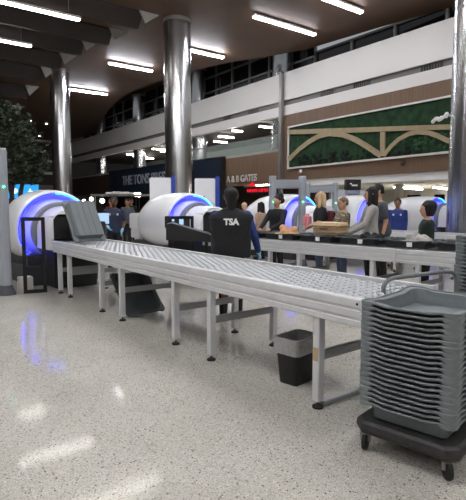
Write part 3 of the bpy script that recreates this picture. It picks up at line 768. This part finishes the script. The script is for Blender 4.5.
# ------------------------------------------------------------------ CT scanners
def scanner(xc, yr, label, full=True, hood=True):
    t = thing('baggage_scanner', label, 'scanner', (xc, yr, 0), 0, 'white drum baggage scanners'); zc = 1.0
    A = lambda prof, n=72: (lambda b: (lathe(b, [(r, -h) for r, h in prof], (0, 0, zc), (0, -1, 0), n), b)[1])(B())
    # profile (radius, y) along lane
    obj('drum', A([(.70, -.02), (.715, -.045), (.745, -.03), (.765, .1), (.78, .35), (.785, .7), (.765, 1.1), (.70, 1.5), (.57, 1.85), (.43, 2.1), (.38, 2.2), (.02, 2.21)]), M['scan'], t, ang=60)
    obj('light_ring', A([(.690, -.035), (.700, -.035), (.702, -.015), (.690, .0)]), M['led'], t)
    obj('recess', A([(.702, -.015), (.69, .08), (.655, .16), (.60, .17)]), M['scan'], t, ang=60)
    bm = B(); n = 40
    r0, r1 = [], []
    for k in range(n+1):
        a = math.radians(-20 + 110*k/n); r0.append((.690*math.cos(a), -.042, zc+.690*math.sin(a))); r1.append((.714*math.cos(a), -.052, zc+.714*math.sin(a)))
    rings(bm, [r0, r1], False, closed=False); obj('light_arc', bm, M['ledcy'], t)
    obj('funnel', A([(.60, .17), (.585, .05), (.565, -.05), (.54, -.13), (.515, -.2)]), M['scan'], t, ang=60)
    obj('front_collar', A([(.515, -.2), (.54, -.21), (.54, -.29), (.51, -.32), (.40, -.32)]), M['scanring'], t, ang=30)
    bm = B()
    def arch_pts(w, zt, r, y, zb): 
        P = [(-w, y, zb)]
        for k in range(9): a = PI - PI/2*k/8; P.append((-w+r+r*math.cos(a), y, zt-r+r*math.sin(a)))
        for k in range(9): a = PI/2 - PI/2*k/8; P.append((w-r+r*math.cos(a), y, zt-r+r*math.sin(a)))
        P.append((w, y, zb)); return P
    rings(bm, [arch_pts(.45, 1.46, .44, -.30, .70), arch_pts(.44, 1.44, .42, -.95, .70), arch_pts(.42, 1.42, .40, -1.0, .70), arch_pts(.36, 1.32, .10, -1.0, .75), arch_pts(.36, 1.32, .10, -.6, .75)], False)
    obj('hood', bm, M['scan'], t, ang=40)
    bm = B(); box(bm, -.355, -.97, .893, .355, -.55, 1.28); obj('tunnel_curtain', bm, M['rubber'], t, smooth=False)
    if full:
        bm = B(); box(bm, -.10, -1.55, .895, .36, -1.01, 1.20, .01); obj('exit_tunnel', bm, M['black'], t, smooth=False)
    bm = B(); box(bm, -.68, -.35, 0, .68, 2.2, .36, .02); box(bm, -.6, -.2, .36, .6, 2.0, .55, .02); obj('base', bm, M['scanbase'], t, smooth=False)
    bm = B(); box(bm, -.36, -1.0, .02, .40, -.37, .68, .01); obj('front_cabinet', bm, M['black'], t, smooth=False)
    bm = B(); box(bm, -.36, 1.95, .80, .36, 2.8, 1.24, .03); box(bm, -.34, 2.22, .55, .34, 2.75, .79, .02); box(bm, -.25, 2.3, 0, .25, 2.7, .55); obj('entry_box', bm, [M['scan']], t, smooth=False)
    return t
scanner(3.0, 9.6, 'white drum scanner with blue light ring at the left, behind the tilted tray')
tr = scanner(6.45, 10.1, 'white drum scanner behind the big vested officer, entry box to its left', False)
ks = kids(tr)
dup(tr, (9.8, 9.75, 0), 0, 'white drum scanner behind the grey detector arch', tree=ks)
dup(tr, (12.75, 9.6, 0), 0, 'white drum scanner behind the dotted sweater woman', tree=ks)
dup(tr, (16.6, 9.6, 0), 0, 'white drum scanner behind the short haired person', tree=ks)

# black guard frames, console, chute
def guard(x, y, w, h, rz, label, group):
    t = thing('guard_frame', label, 'guard frame', (x, y, 0), rz, group); b = .06
    for q in ((-w/2, 0, -w/2+b, h), (w/2-b, 0, w/2, h)):
        bm = B(); box(bm, q[0], -.03, q[1], q[2], .03, q[3], .004); obj('post', bm, M['blackm'], t)
    for z in (h-b, 0):
        bm = B(); box(bm, -w/2+b, -.03, z, w/2-b, .03, z+b, .004); obj('crossbar', bm, M['blackm'], t)
    return t
guard(2.28, 8.52, .37, 1.28, -math.radians(14), 'tall narrow black frame on the floor left of the left scanner', 'black guard frames')
guard(5.06, 8.35, .5, 1.26, -math.radians(30), 'tall black frame before the second scanner, behind the conveyor', 'black guard frames')
bm = B(); box(bm, -.11, -.08, 0, .11, .1, .26, .01); o = obj('card_box', bm, M['letter'], None, (2.36, 8.98, 0), False); o.location = (2.18, 8.75, 0); tag(o, 'small pale box on the floor behind the narrow black frame', 'box')
t = thing('operator_console', 'black operator console with small lit screen before the second scanner', 'console', (5.3, 8.78, 0), -math.radians(33))
bm = B(); box(bm, -.25, -.12, 0, .25, .25, .9, .01); box(bm, -.2, -.05, .9, -.1, .05, 1.02); obj('stand', bm, M['blackm'], t, smooth=False)
bm = B(); box(bm, -.32, -.03, 1.0, .2, .03, 1.25, .01); obj('monitor', bm, M['black'], t, smooth=False)
bm = B(); box(bm, -.02, -.036, 1.07, .07, -.031, 1.21); box(bm, -.17, -.036, 1.14, -.12, -.031, 1.20); obj('screen', bm, M['monitor'], t, smooth=False)
t = thing('return_chute', 'sloping black tray chute beside the big vested officer', 'chute', (4.76, 7.62, 0), -math.radians(33))
bm = B(); prism(bm, [(-.38, .86), (.42, .82), (.42, .95), (-.28, 1.16), (-.38, 1.14)], lambda u, v, d: (u, d, v), -.3, .3); obj('chute_bin', bm, M['black'], t, smooth=False)
for x in (-.3, .34):
    for y in (-.25, .25):
        bm = B(); box(bm, x-.025, y-.025, 0, x+.025, y+.025, .82); obj('leg', bm, M['blackm'], t, smooth=False)

# walk-through detectors
def detector(x, y, w, h, rz, label, header=True):
    t = thing('metal_detector', label, 'metal detector', (x, y, 0), rz, 'walk-through metal detectors')
    for s in (-1, 1):
        bm = B(); rings(bm, [ell(s*w/2, 0, z, .085*k, .11*k, 20, 3) for z, k in ((.0, 1), (.1, 1), (h-.05, 1), (h-.012, .96), (h, .85))]); p = obj('side_post', bm, M['det'], t, ang=50)
        bm = B(); rings(bm, [ell(s*w/2, 0, z, a, a*1.25, 20, 3) for z, a in ((0, .14), (.03, .14), (.12, .105), (.16, .1))]); obj('foot', bm, M['detfoot'], p, ang=50)
        bm = B(); sphere(bm, (s*w/2+.0, -.115, h-.62), .018, 10); obj('indicator_light', bm, M['green'], p)
    bm = B(); box(bm, -w/2+.05, -.075, h-.30, w/2-.05, .075, h-.09, .02); obj('header', bm, M['det'], t)
    bm = B(); box(bm, w/2-.11, -.02, .85, w/2-.09, .02, .93); obj('sensor', bm, M['detfoot'], t)
t_ = detector(1.43, 8.68, .86, 2.40, 0, 'grey detector post at the left edge with a green light')
detector(8.2, 8.6, .72, 2.17, -math.radians(33), 'grey walk-through detector arch right of the vested officer')
detector(11.3, 10.35, .86, 2.15, -math.radians(37), 'grey detector arch behind the blonde passenger')

# white scanning booths with blue edge
for x, y, label in ((8.73, 12.83, 'white booth panel with blue edge right beside the vested officer'), (7.37, 13.24, 'white booth panel with blue edge before the big column')):
    t = thing('body_scanner', label, 'body scanner', (x, y, 0), -math.radians(33), 'white body scanner panels')
    bm = B(); box(bm, -.38, -.06, .06, .27, .06, 2.3, .02); obj('panel', bm, M['scan'], t)
    bm = B(); box(bm, .275, -.1, 0, .40, .12, 2.36, .01); obj('blue_post', bm, M['blue'], t, smooth=False)
    bm = B(); box(bm, -.4, -.2, 0, .27, .2, .055, .01); obj('base', bm, M['scanbase'], t)
    bm = B(); box(bm, -.12, -.085, 1.45, -.05, -.062, 1.75, .01); obj('grip', bm, M['scanring'], t)

# desk monitor by the far officer
t = thing('desk_monitor', 'pale lit monitor beside the far officer at the left', 'monitor', (3.62, 8.80, 0), -math.radians(15))
bm = B(); box(bm, -.14, -.02, 1.12, .12, .02, 1.34, .008); obj('casing', bm, M['black'], t, smooth=False)
bm = B(); box(bm, -.13, -.026, 1.13, .11, -.021, 1.33); obj('screen', bm, M['monitor'], t, smooth=False)
bm = B(); cyl(bm, (0, .03, 0), (0, .03, 1.14), .02, n=10); lathe(bm, [(.13, 0), (.13, .02), (.02, .03)], n=18, cap=True); obj('stand', bm, M['blackm'], t)

# ------------------------------------------------------------------ people
def hand(bm, wrist, d, side, k):
    d = d.normalized(); s = side - d*side.dot(d); s.normalize(); n = d.cross(s)
    for i, ln in enumerate((.066, .076, .071, .055)):
        b = wrist + d*.085*k + s*(i-1.5)*.021*k
        m = b + d*ln*.55*k - n*.008*k; e = m + d*ln*.45*k - n*.022*k
        tube(bm, [b-d*.02*k, b, m, e], [.0092*k, .0092*k, .0086*k, .0065*k], 7)
    b = wrist + d*.03*k - s*.03*k
    tube(bm, [b+s*.01*k, b-s*.02*k+d*.025*k, b-s*.026*k+d*.06*k], [.012*k, .011*k, .008*k], 7)

TORSO = [(.82, 0, .145, .105), (.92, -.01, .170, .118), (1.0, -.005, .160, .112), (1.1, 0, .148, .102), (1.2, .005, .155, .11), (1.3, .003, .168, .115), (1.37, -.008, .168, .103), (1.42, -.012, .125, .08), (1.455, -.01, .068, .065)]
HEAD = [(1.493, .040, .026, .026), (1.51, .030, .046, .050), (1.545, .018, .060, .076), (1.585, .008, .068, .089), (1.63, .0, .074, .096), (1.665, -.004, .072, .092), (1.695, -.008, .056, .070), (1.712, -.008, .034, .042), (1.718, -.008, .01, .012)]

def person(label, loc, face, h, skin, top, legs, hair, hairm, arms=None, bw=1.0, voxs=.013, lean=0, group=None, turn=0, shoes='cblack', gloves=None, vest=None, extras=None, sleeve=1.0, hs=1.1):
    k = h/1.72
    t = thing('person', label, 'person', loc, math.atan2(-face[0], face[1]), group)
    arms = arms or (((-.22, -.02, 1.12), (-.22, .06, .88)), ((.22, -.02, 1.12), (.22, .06, .88)))
    S = Matrix.Diagonal((k*1.0, k, k, 1))
    def xf(v):
        v = Vector(v); 
        if lean and v.z > .9:
            w = min(1, (v.z-.9)/.15); a = -math.radians(lean)*w
            y, z = v.y, v.z-.9; v = Vector((v.x, y*math.cos(a)-z*math.sin(a), .9+y*math.sin(a)+z*math.cos(a)))
        return v*k
    def headrot(v):
        v = Vector(v); v = Vector((v.x*hs, (v.y-.0)*hs, 1.50+(v.z-1.50)*hs)); c, s = math.cos(turn), math.sin(turn); return Vector((v.x*c-v.y*s, v.x*s+v.y*c, v.z))
    def place(bm):
        for v in bm.verts: v.co = xf(v.co)
    # body
    bm = B()
    rings(bm, [ell(0, cy, z, rx*bw, ry, 24, 2.3) for z, cy, rx, ry in TORSO])
    capsule(bm, (0, -.012, 1.42), (0, .006, 1.54), .056, .05)
    hb = B(); rings(hb, [ell(0, cy, z, rx, ry, 24) for z, cy, rx, ry in HEAD])
    capsule(hb, (0, .084, 1.612), (0, .104, 1.578), .010, .014, 10)
    capsule(hb, (-.02, .082, 1.538), (.02, .082, 1.538), .009, .009, 8)
    capsule(hb, (-.035, .074, 1.632), (.035, .074, 1.632), .013, .013, 8)
    for s in (-1, 1): capsule(hb, (s*.073, -.004, 1.585), (s*.079, -.012, 1.622), .012, .018, 8)
    for v in hb.verts: v.co = headrot(v.co)
    tmp = bpy.data.meshes.new('h'); hb.to_mesh(tmp); hb.free(); bm.from_mesh(tmp)
    fin_, glv = [], []
    for (e, w), s in zip(arms, (-1, 1)):
        sh = Vector((s*.178*bw, -.005, 1.385)); e, w = Vector(e), Vector(w)
        capsule(bm, sh, e, .052, .042); capsule(bm, e, w, .041, .027)
        d = (w-e).normalized(); side = Vector((0, 1, 0)) if abs(d.y) < .8 else Vector((s, 0, 0))
        sd = side - d*side.dot(d); sd.normalize()
        for q in (-.022, 0, .022): capsule(bm, w, w + d*.075 + sd*q, .022, .018, 10)
        fin_.append((w, d, side))
    for s in (-1, 1):
        capsule(bm, (s*.088, -.005, .88), (s*.095, .012, .48), .088, .056); capsule(bm, (s*.095, .012, .48), (s*.098, -.02, .09), .055, .038)
        capsule(bm, (s*.095, -.02, .36), (s*.097, -.025, .28), .052, .046)
        capsule(bm, (s*.098, -.04, .05), (s*.105, .13, .035), .04, .034)
    place(bm); me = voxel(bm, voxs, 2)
    bm = B(); bm.from_mesh(me)
    hb = B()
    for w, d, side in fin_: hand(hb, w, d, side, 1.0)
    place(hb)
    tmp = bpy.data.meshes.new('hh'); 
    bmesh.ops.recalc_face_normals(hb, faces=hb.faces)
    if gloves:
        # glove shell over the hands
        gb = B(); hb.to_mesh(tmp); gb.from_mesh(tmp)
        for w, d, side in fin_:
            sd = side - d*side.dot(d); sd.normalize(); g2 = B()
            capsule(g2, w - d*.03, w + d*.02, .034, .034, 12)
            for q in (-.025, 0, .025): capsule(g2, w, w + d*.08 + sd*q, .025, .021, 10)
            place(g2); m2 = bpy.data.meshes.new('g'); g2.to_mesh(m2); g2.free(); gb.from_mesh(m2)
        body_fin = None
    else:
        hb.to_mesh(tmp); bm.from_mesh(tmp); gb = None
    hb.free()
    obj('body', bm, M[skin], t, ang=80)
    if gb:
        for s in (-1, 1):
            g2 = gb.copy(); bmesh.ops.delete(g2, geom=[v for v in g2.verts if v.co.x*s < 0], context='VERTS'); obj('glove', g2, M[gloves], t, ang=80)
        gb.free()
    for s in (-1, 1):
        bm = B(); p = headrot((s*.031, .083, 1.608)); sphere(bm, xf(p), .011*k, 8); obj('eye', bm, M['eyew'], t)
    # trousers
    bm = B(); rings(bm, [ell(0, -.005, z, rx*bw, ry, 24, 2.3) for z, rx, ry in ((.80, .12, .10), (.86, .172, .122), (.93, .184, .130), (1.01, .174, .124))])
    for s in (-1, 1):
        capsule(bm, (s*.09, -.005, .87), (s*.097, .012, .48), .100, .070); capsule(bm, (s*.097, .012, .48), (s*.1, -.015, .11), .070, .056)
    place(bm); obj_t = link('trousers', voxel(bm, voxs, 2), M[legs], t, None, True, 80)
    for s in (-1, 1):
        bm = B(); capsule(bm, (s*.1, -.045, .05), (s*.112, .145, .042), .048, .042)
        for v in bm.verts: v.co.z = max(v.co.z, .0)
        place(bm); obj('shoe', bm, M[shoes], t, ang=60)
    # top
    bm = B(); rings(bm, [ell(0, cy, z, (rx+.020)*bw, ry+.020, 24, 2.4) for z, cy, rx, ry in [(.86, 0, .155, .11)] + TORSO[1:8]] + [ell(0, -.008, 1.452, .078, .074, 24, 2.4)])
    for (e, w), s in zip(arms, (-1, 1)):
        sh = Vector((s*.178*bw, -.005, 1.378)); e, w = Vector(e), Vector(w)
        if sleeve >= 1: capsule(bm, sh, e, .068, .056); capsule(bm, e, e.lerp(w, .93), .056, .042)
        else: capsule(bm, sh, sh.lerp(e, .75), .068, .062)
    place(bm); link('top', voxel(bm, voxs, 2), M[top], t, None, True, 80)
    # hair
    bm = B()
    cap = [ell(0, cy-.006, z, rx+.014, ry+.006, 20) for z, cy, rx, ry in HEAD[3:8]] + [ell(0, -.015, 1.735, .02, .025, 20)]
    cap[0] = ell(0, -.045, 1.57, .066, .058, 20); cap[1] = ell(0, -.02, 1.62, .086, .088, 20)
    rings(bm, cap)
    if hair in ('long', 'shoulder', 'bob'):
        zb = {'long': 1.12, 'shoulder': 1.36, 'bob': 1.47}[hair]
        rings(bm, [ell(0, -.075+.01*i, z, rx, ry, 18) for i, (z, rx, ry) in enumerate(((zb, .07, .028), (zb+.06, .09, .04), (1.5, .093, .055), (1.6, .088, .07), (1.68, .06, .05)))])
        for s in (-1, 1): capsule(bm, (s*.07, .02, 1.68), (s*.088, .03, max(zb+.02, 1.38)), .034, .03, 10)
    if hair == 'bun':
        sphere(bm, (0, -.085, 1.64), .062, 14, (1, .8, 1.0)); capsule(bm, (0, -.05, 1.58), (0, -.045, 1.47), .066, .05, 12)
    if hair == 'updo':
        sphere(bm, (0, -.07, 1.70), .085, 14); capsule(bm, (-.05, -.06, 1.62), (.05, -.06, 1.62), .07, .07, 12)
    if hair == 'bowl':
        rings(bm, [ell(0, -.03, z, rx, ry, 20) for z, rx, ry in ((1.50, .06, .055), (1.54, .084, .078), (1.6, .096, .098), (1.66, .096, .108), (1.71, .075, .085), (1.735, .04, .05))])
    for v in bm.verts: v.co = headrot(v.co)
    place(bm); link('hair', voxel(bm, .010, 2), M[hairm], t, None, True, 80)
    if vest:
        bm = B(); rings(bm, [ell(0, cy, z, rx*bw, ry, 28, 2.9) for z, cy, rx, ry in ((.83, -.01, .222, .15), (.95, -.01, .226, .152), (1.1, -.008, .226, .147), (1.25, -.008, .232, .15), (1.34, -.01, .238, .145), (1.39, -.012, .222, .12), (1.44, -.012, .13, .085), (1.475, -.01, .075, .07))])
        for s in (-1, 1): capsule(bm, (s*.13*bw, -.01, 1.375), (s*.205*bw, -.01, 1.345), .068, .062)
        place(bm); vm = voxel(bm, .011, 4); vo = link('vest', vm, M[vest], t, None, True, 80)
        bv = B(); bv.from_mesh(vm); tree = BVHTree.FromBMesh(bv)
        me = text_mesh('TSA', .108, 0, .005)
        tb = B(); tb.from_mesh(me); bmesh.ops.triangulate(tb, faces=tb.faces)
        for _ in range(2): bmesh.ops.subdivide_edges(tb, edges=[e for e in tb.edges if e.calc_length() > .012], cuts=1, use_grid_fill=False); bmesh.ops.triangulate(tb, faces=tb.faces)
        for v in tb.verts:
            x, z = v.co.x*1.0, 1.262*k + v.co.y
            hit = tree.ray_cast(Vector((x, -1, z)), Vector((0, 1, 0)))
            v.co = (x, (hit[0].y if hit[0] else -.15) - .005, z)
        obj('lettering', tb, M['lw'], vo, smooth=False); bv.free()
    if extras: extras(t, k)
    return t

AW = (.606, .795); LEFT = (-.795, .606); CAMD = (-.606, -.795)
person('officer seen from behind in black vest with white letters, standing beyond the front conveyor', (3.79, 5.02, 0), (.58, .81), 1.69, 'skin3', 'cblue', 'cblack', 'bun', 'hairb',
       (((-.19, .16, 1.15), (-.08, .36, 1.02)), ((.30, -.01, 1.13), (.375, .14, .89))), 1.17, .011, 0, None, .15, gloves='glove', vest='cblack')
def badge(t, k):
    for s in (-1, 1):
        bm = B(); box(bm, s*.095-.022, .128, 1.28, s*.095+.022, .15, 1.33)
        for v in bm.verts: v.co *= k
        obj('badge', bm, M['cwhite'], t, smooth=False)
person('officer in navy uniform and blue gloves standing at the far end of the left lane', (4.74, 10.84, 0), (-.5, -.86), 1.66, 'skin1', 'cnavy', 'cblack', 'short', 'hairb',
       (((-.25, .0, 1.12), (-.2, .16, .92)), ((.24, .05, 1.12), (.12, .25, 1.0))), 1.05, gloves='glove', extras=badge, sleeve=.5)
person('officer in royal blue uniform standing behind the third lane', (10.92, 7.39, 0), (-.85, -.5), 1.62, 'skin3', 'cblue', 'cblack', 'short', 'hairb', None, 1.1, extras=badge)
person('dark haired passenger in black top leaning over the second lane', (7.1, 7.75, 0), (-.93, -.1), 1.66, 'skin2', 'cblack', 'cblack', 'updo', 'hairb',
       (((-.26, .14, 1.14), (-.16, .40, 1.02)), ((.26, .14, 1.14), (.14, .40, 1.02))), 1.12)
def backpack(t, k):
    bm = B(); box(bm, -.14, -.27, 1.0, .14, -.14, 1.36, .04, seg=3)
    for v in bm.verts: v.co *= k
    obj('backpack', bm, M['cmaroon'], t)
def pinkbag(t, k):
    bm = B(); box(bm, -.12, .18, 1.02, .14, .34, 1.3, .05, seg=3)
    for v in bm.verts: v.co *= k
    obj('front_bag', bm, M['cpink'], t); backpack(t, k)
person('blonde passenger in black shirt with maroon backpack, facing left', (7.45, 6.85, 0), LEFT, 1.72, 'skin2', 'cblack', 'cjean', 'shoulder', 'hairblond',
       (((-.24, .05, 1.14), (-.16, .25, 1.05)), ((.24, .0, 1.13), (.2, .2, 1.0))), 1.0, sleeve=.5, extras=pinkbag)
person('short haired older woman in dotted brown sweater behind the beige suitcase', (7.38, 6.2, 0), (-.85, .4), 1.61, 'skin2', 'dots', 'cjean', 'short', 'hairbr',
       (((-.24, .1, 1.12), (-.12, .3, 1.15)), ((.24, .1, 1.12), (.12, .3, 1.15))), 1.12)
person('woman with long dark hair in pale grey sweater reaching into a tray', (7.12, 5.36, 0), (-.70, .71), 1.77, 'skin2', 'cgrey', 'cblack', 'long', 'hairb',
       (((-.25, .12, 1.12), (-.2, .38, .96)), ((.25, .12, 1.12), (.2, .38, .96))), .98)
person('tall man in dark grey shirt close behind the long haired woman', (7.78, 5.58, 0), LEFT, 1.84, 'skin2', 'cdgrey', 'cblack', 'short', 'hairb', None, 1.12, lean=8, sleeve=.5)
person('short person with black bowl haircut in dark green top beside the right column', (7.02, 4.22, 0), (-.62, .78), 1.50, 'skin2', 'cgreen', 'cblack', 'bowl', 'hairb', None, 1.3, hs=1.22)
person('passenger in tan coat standing beyond the detector arch', (8.6, 10.05, 0), (-.3, .95), 1.53, 'skin3', 'ctan', 'cblack', 'shoulder', 'hairb', None, 1.1, .016)
person('passenger in lilac hoodie beyond the vested officer', (8.75, 10.95, 0), CAMD, 1.52, 'skin2', 'clilac', 'cjean', 'short', 'hairblond', None, 1.0, .016)
for (x, y), h, top, hm, l in (((7.35, 19.6), 1.62, 'cnavy', 'hairb', 'distant person in navy behind the tilted tray, left of the lamps'), ((8.0, 18.6), 1.66, 'cmaroon', 'hairbr', 'distant person in maroon behind the tilted tray, right of the lamps'),
                              ((7.3, 15.6), 1.66, 'cdgrey', 'hairb', 'distant person in grey right of the navy officer'), ((8.3, 17.4), 1.7, 'cblack', 'hairb', 'distant person in black between the officer and second scanner'),
                              ((8.0, 15.2), 1.62, 'clilac', 'hairbr', 'distant person in lilac under the pale overhead rail')):
    person(l, (x, y, 0), CAMD, h, 'skin3', top, 'cblack', 'short', hm, None, 1.0, .022, 0, 'people in the far hall')

# the hall's window wall runs two degrees off the lanes
RW = Matrix.Translation((20, 17.5, 0)) @ Matrix.Rotation(math.radians(-2), 4, 'Z') @ Matrix.Translation((-20, -17.5, 0))
WALL = ('trim_1', 'trim_2', 'trim_3', 'trim_4', 'trim_5', 'trim_6', 'wall_right', 'wall_gates', 'wall_left_end', 'wall_balcony', 'wall_balcony_side', 'ceiling_balcony', 'wall_shop', 'wall_interior', 'ceiling_interior', 'ceiling_upper')
for o in list(COL.objects):
    if o.parent: continue
    n = o.name.split('.')[0]; g = o.get('group', '')
    if o.name in WALL or n.startswith('window_') or n in ('vent_grille', 'moss_panel', 'gate_sign_letters', 'navy_shop_sign', 'shop_fascia', 'red_neon_sign', 'square_post', 'framed_poster', 'security_camera') \
       or g in ('ceiling strips in the low room', 'gallery strip lamps') or (n == 'steel_column' and o.location.z > 1):
        o.matrix_basis = RW @ o.matrix_basis

# ------------------------------------------------------------------ world, view
w = bpy.data.worlds.new('world'); scene.world = w; w.use_nodes = True
bg = w.node_tree.nodes['Background']; bg.inputs[0].default_value = (.9, .95, 1, 1); bg.inputs[1].default_value = .3
vs = scene.view_settings
vs.view_transform = 'Standard'; vs.look = 'None'; vs.gamma = 1; vs.use_curve_mapping = False; vs.exposure = 0.15
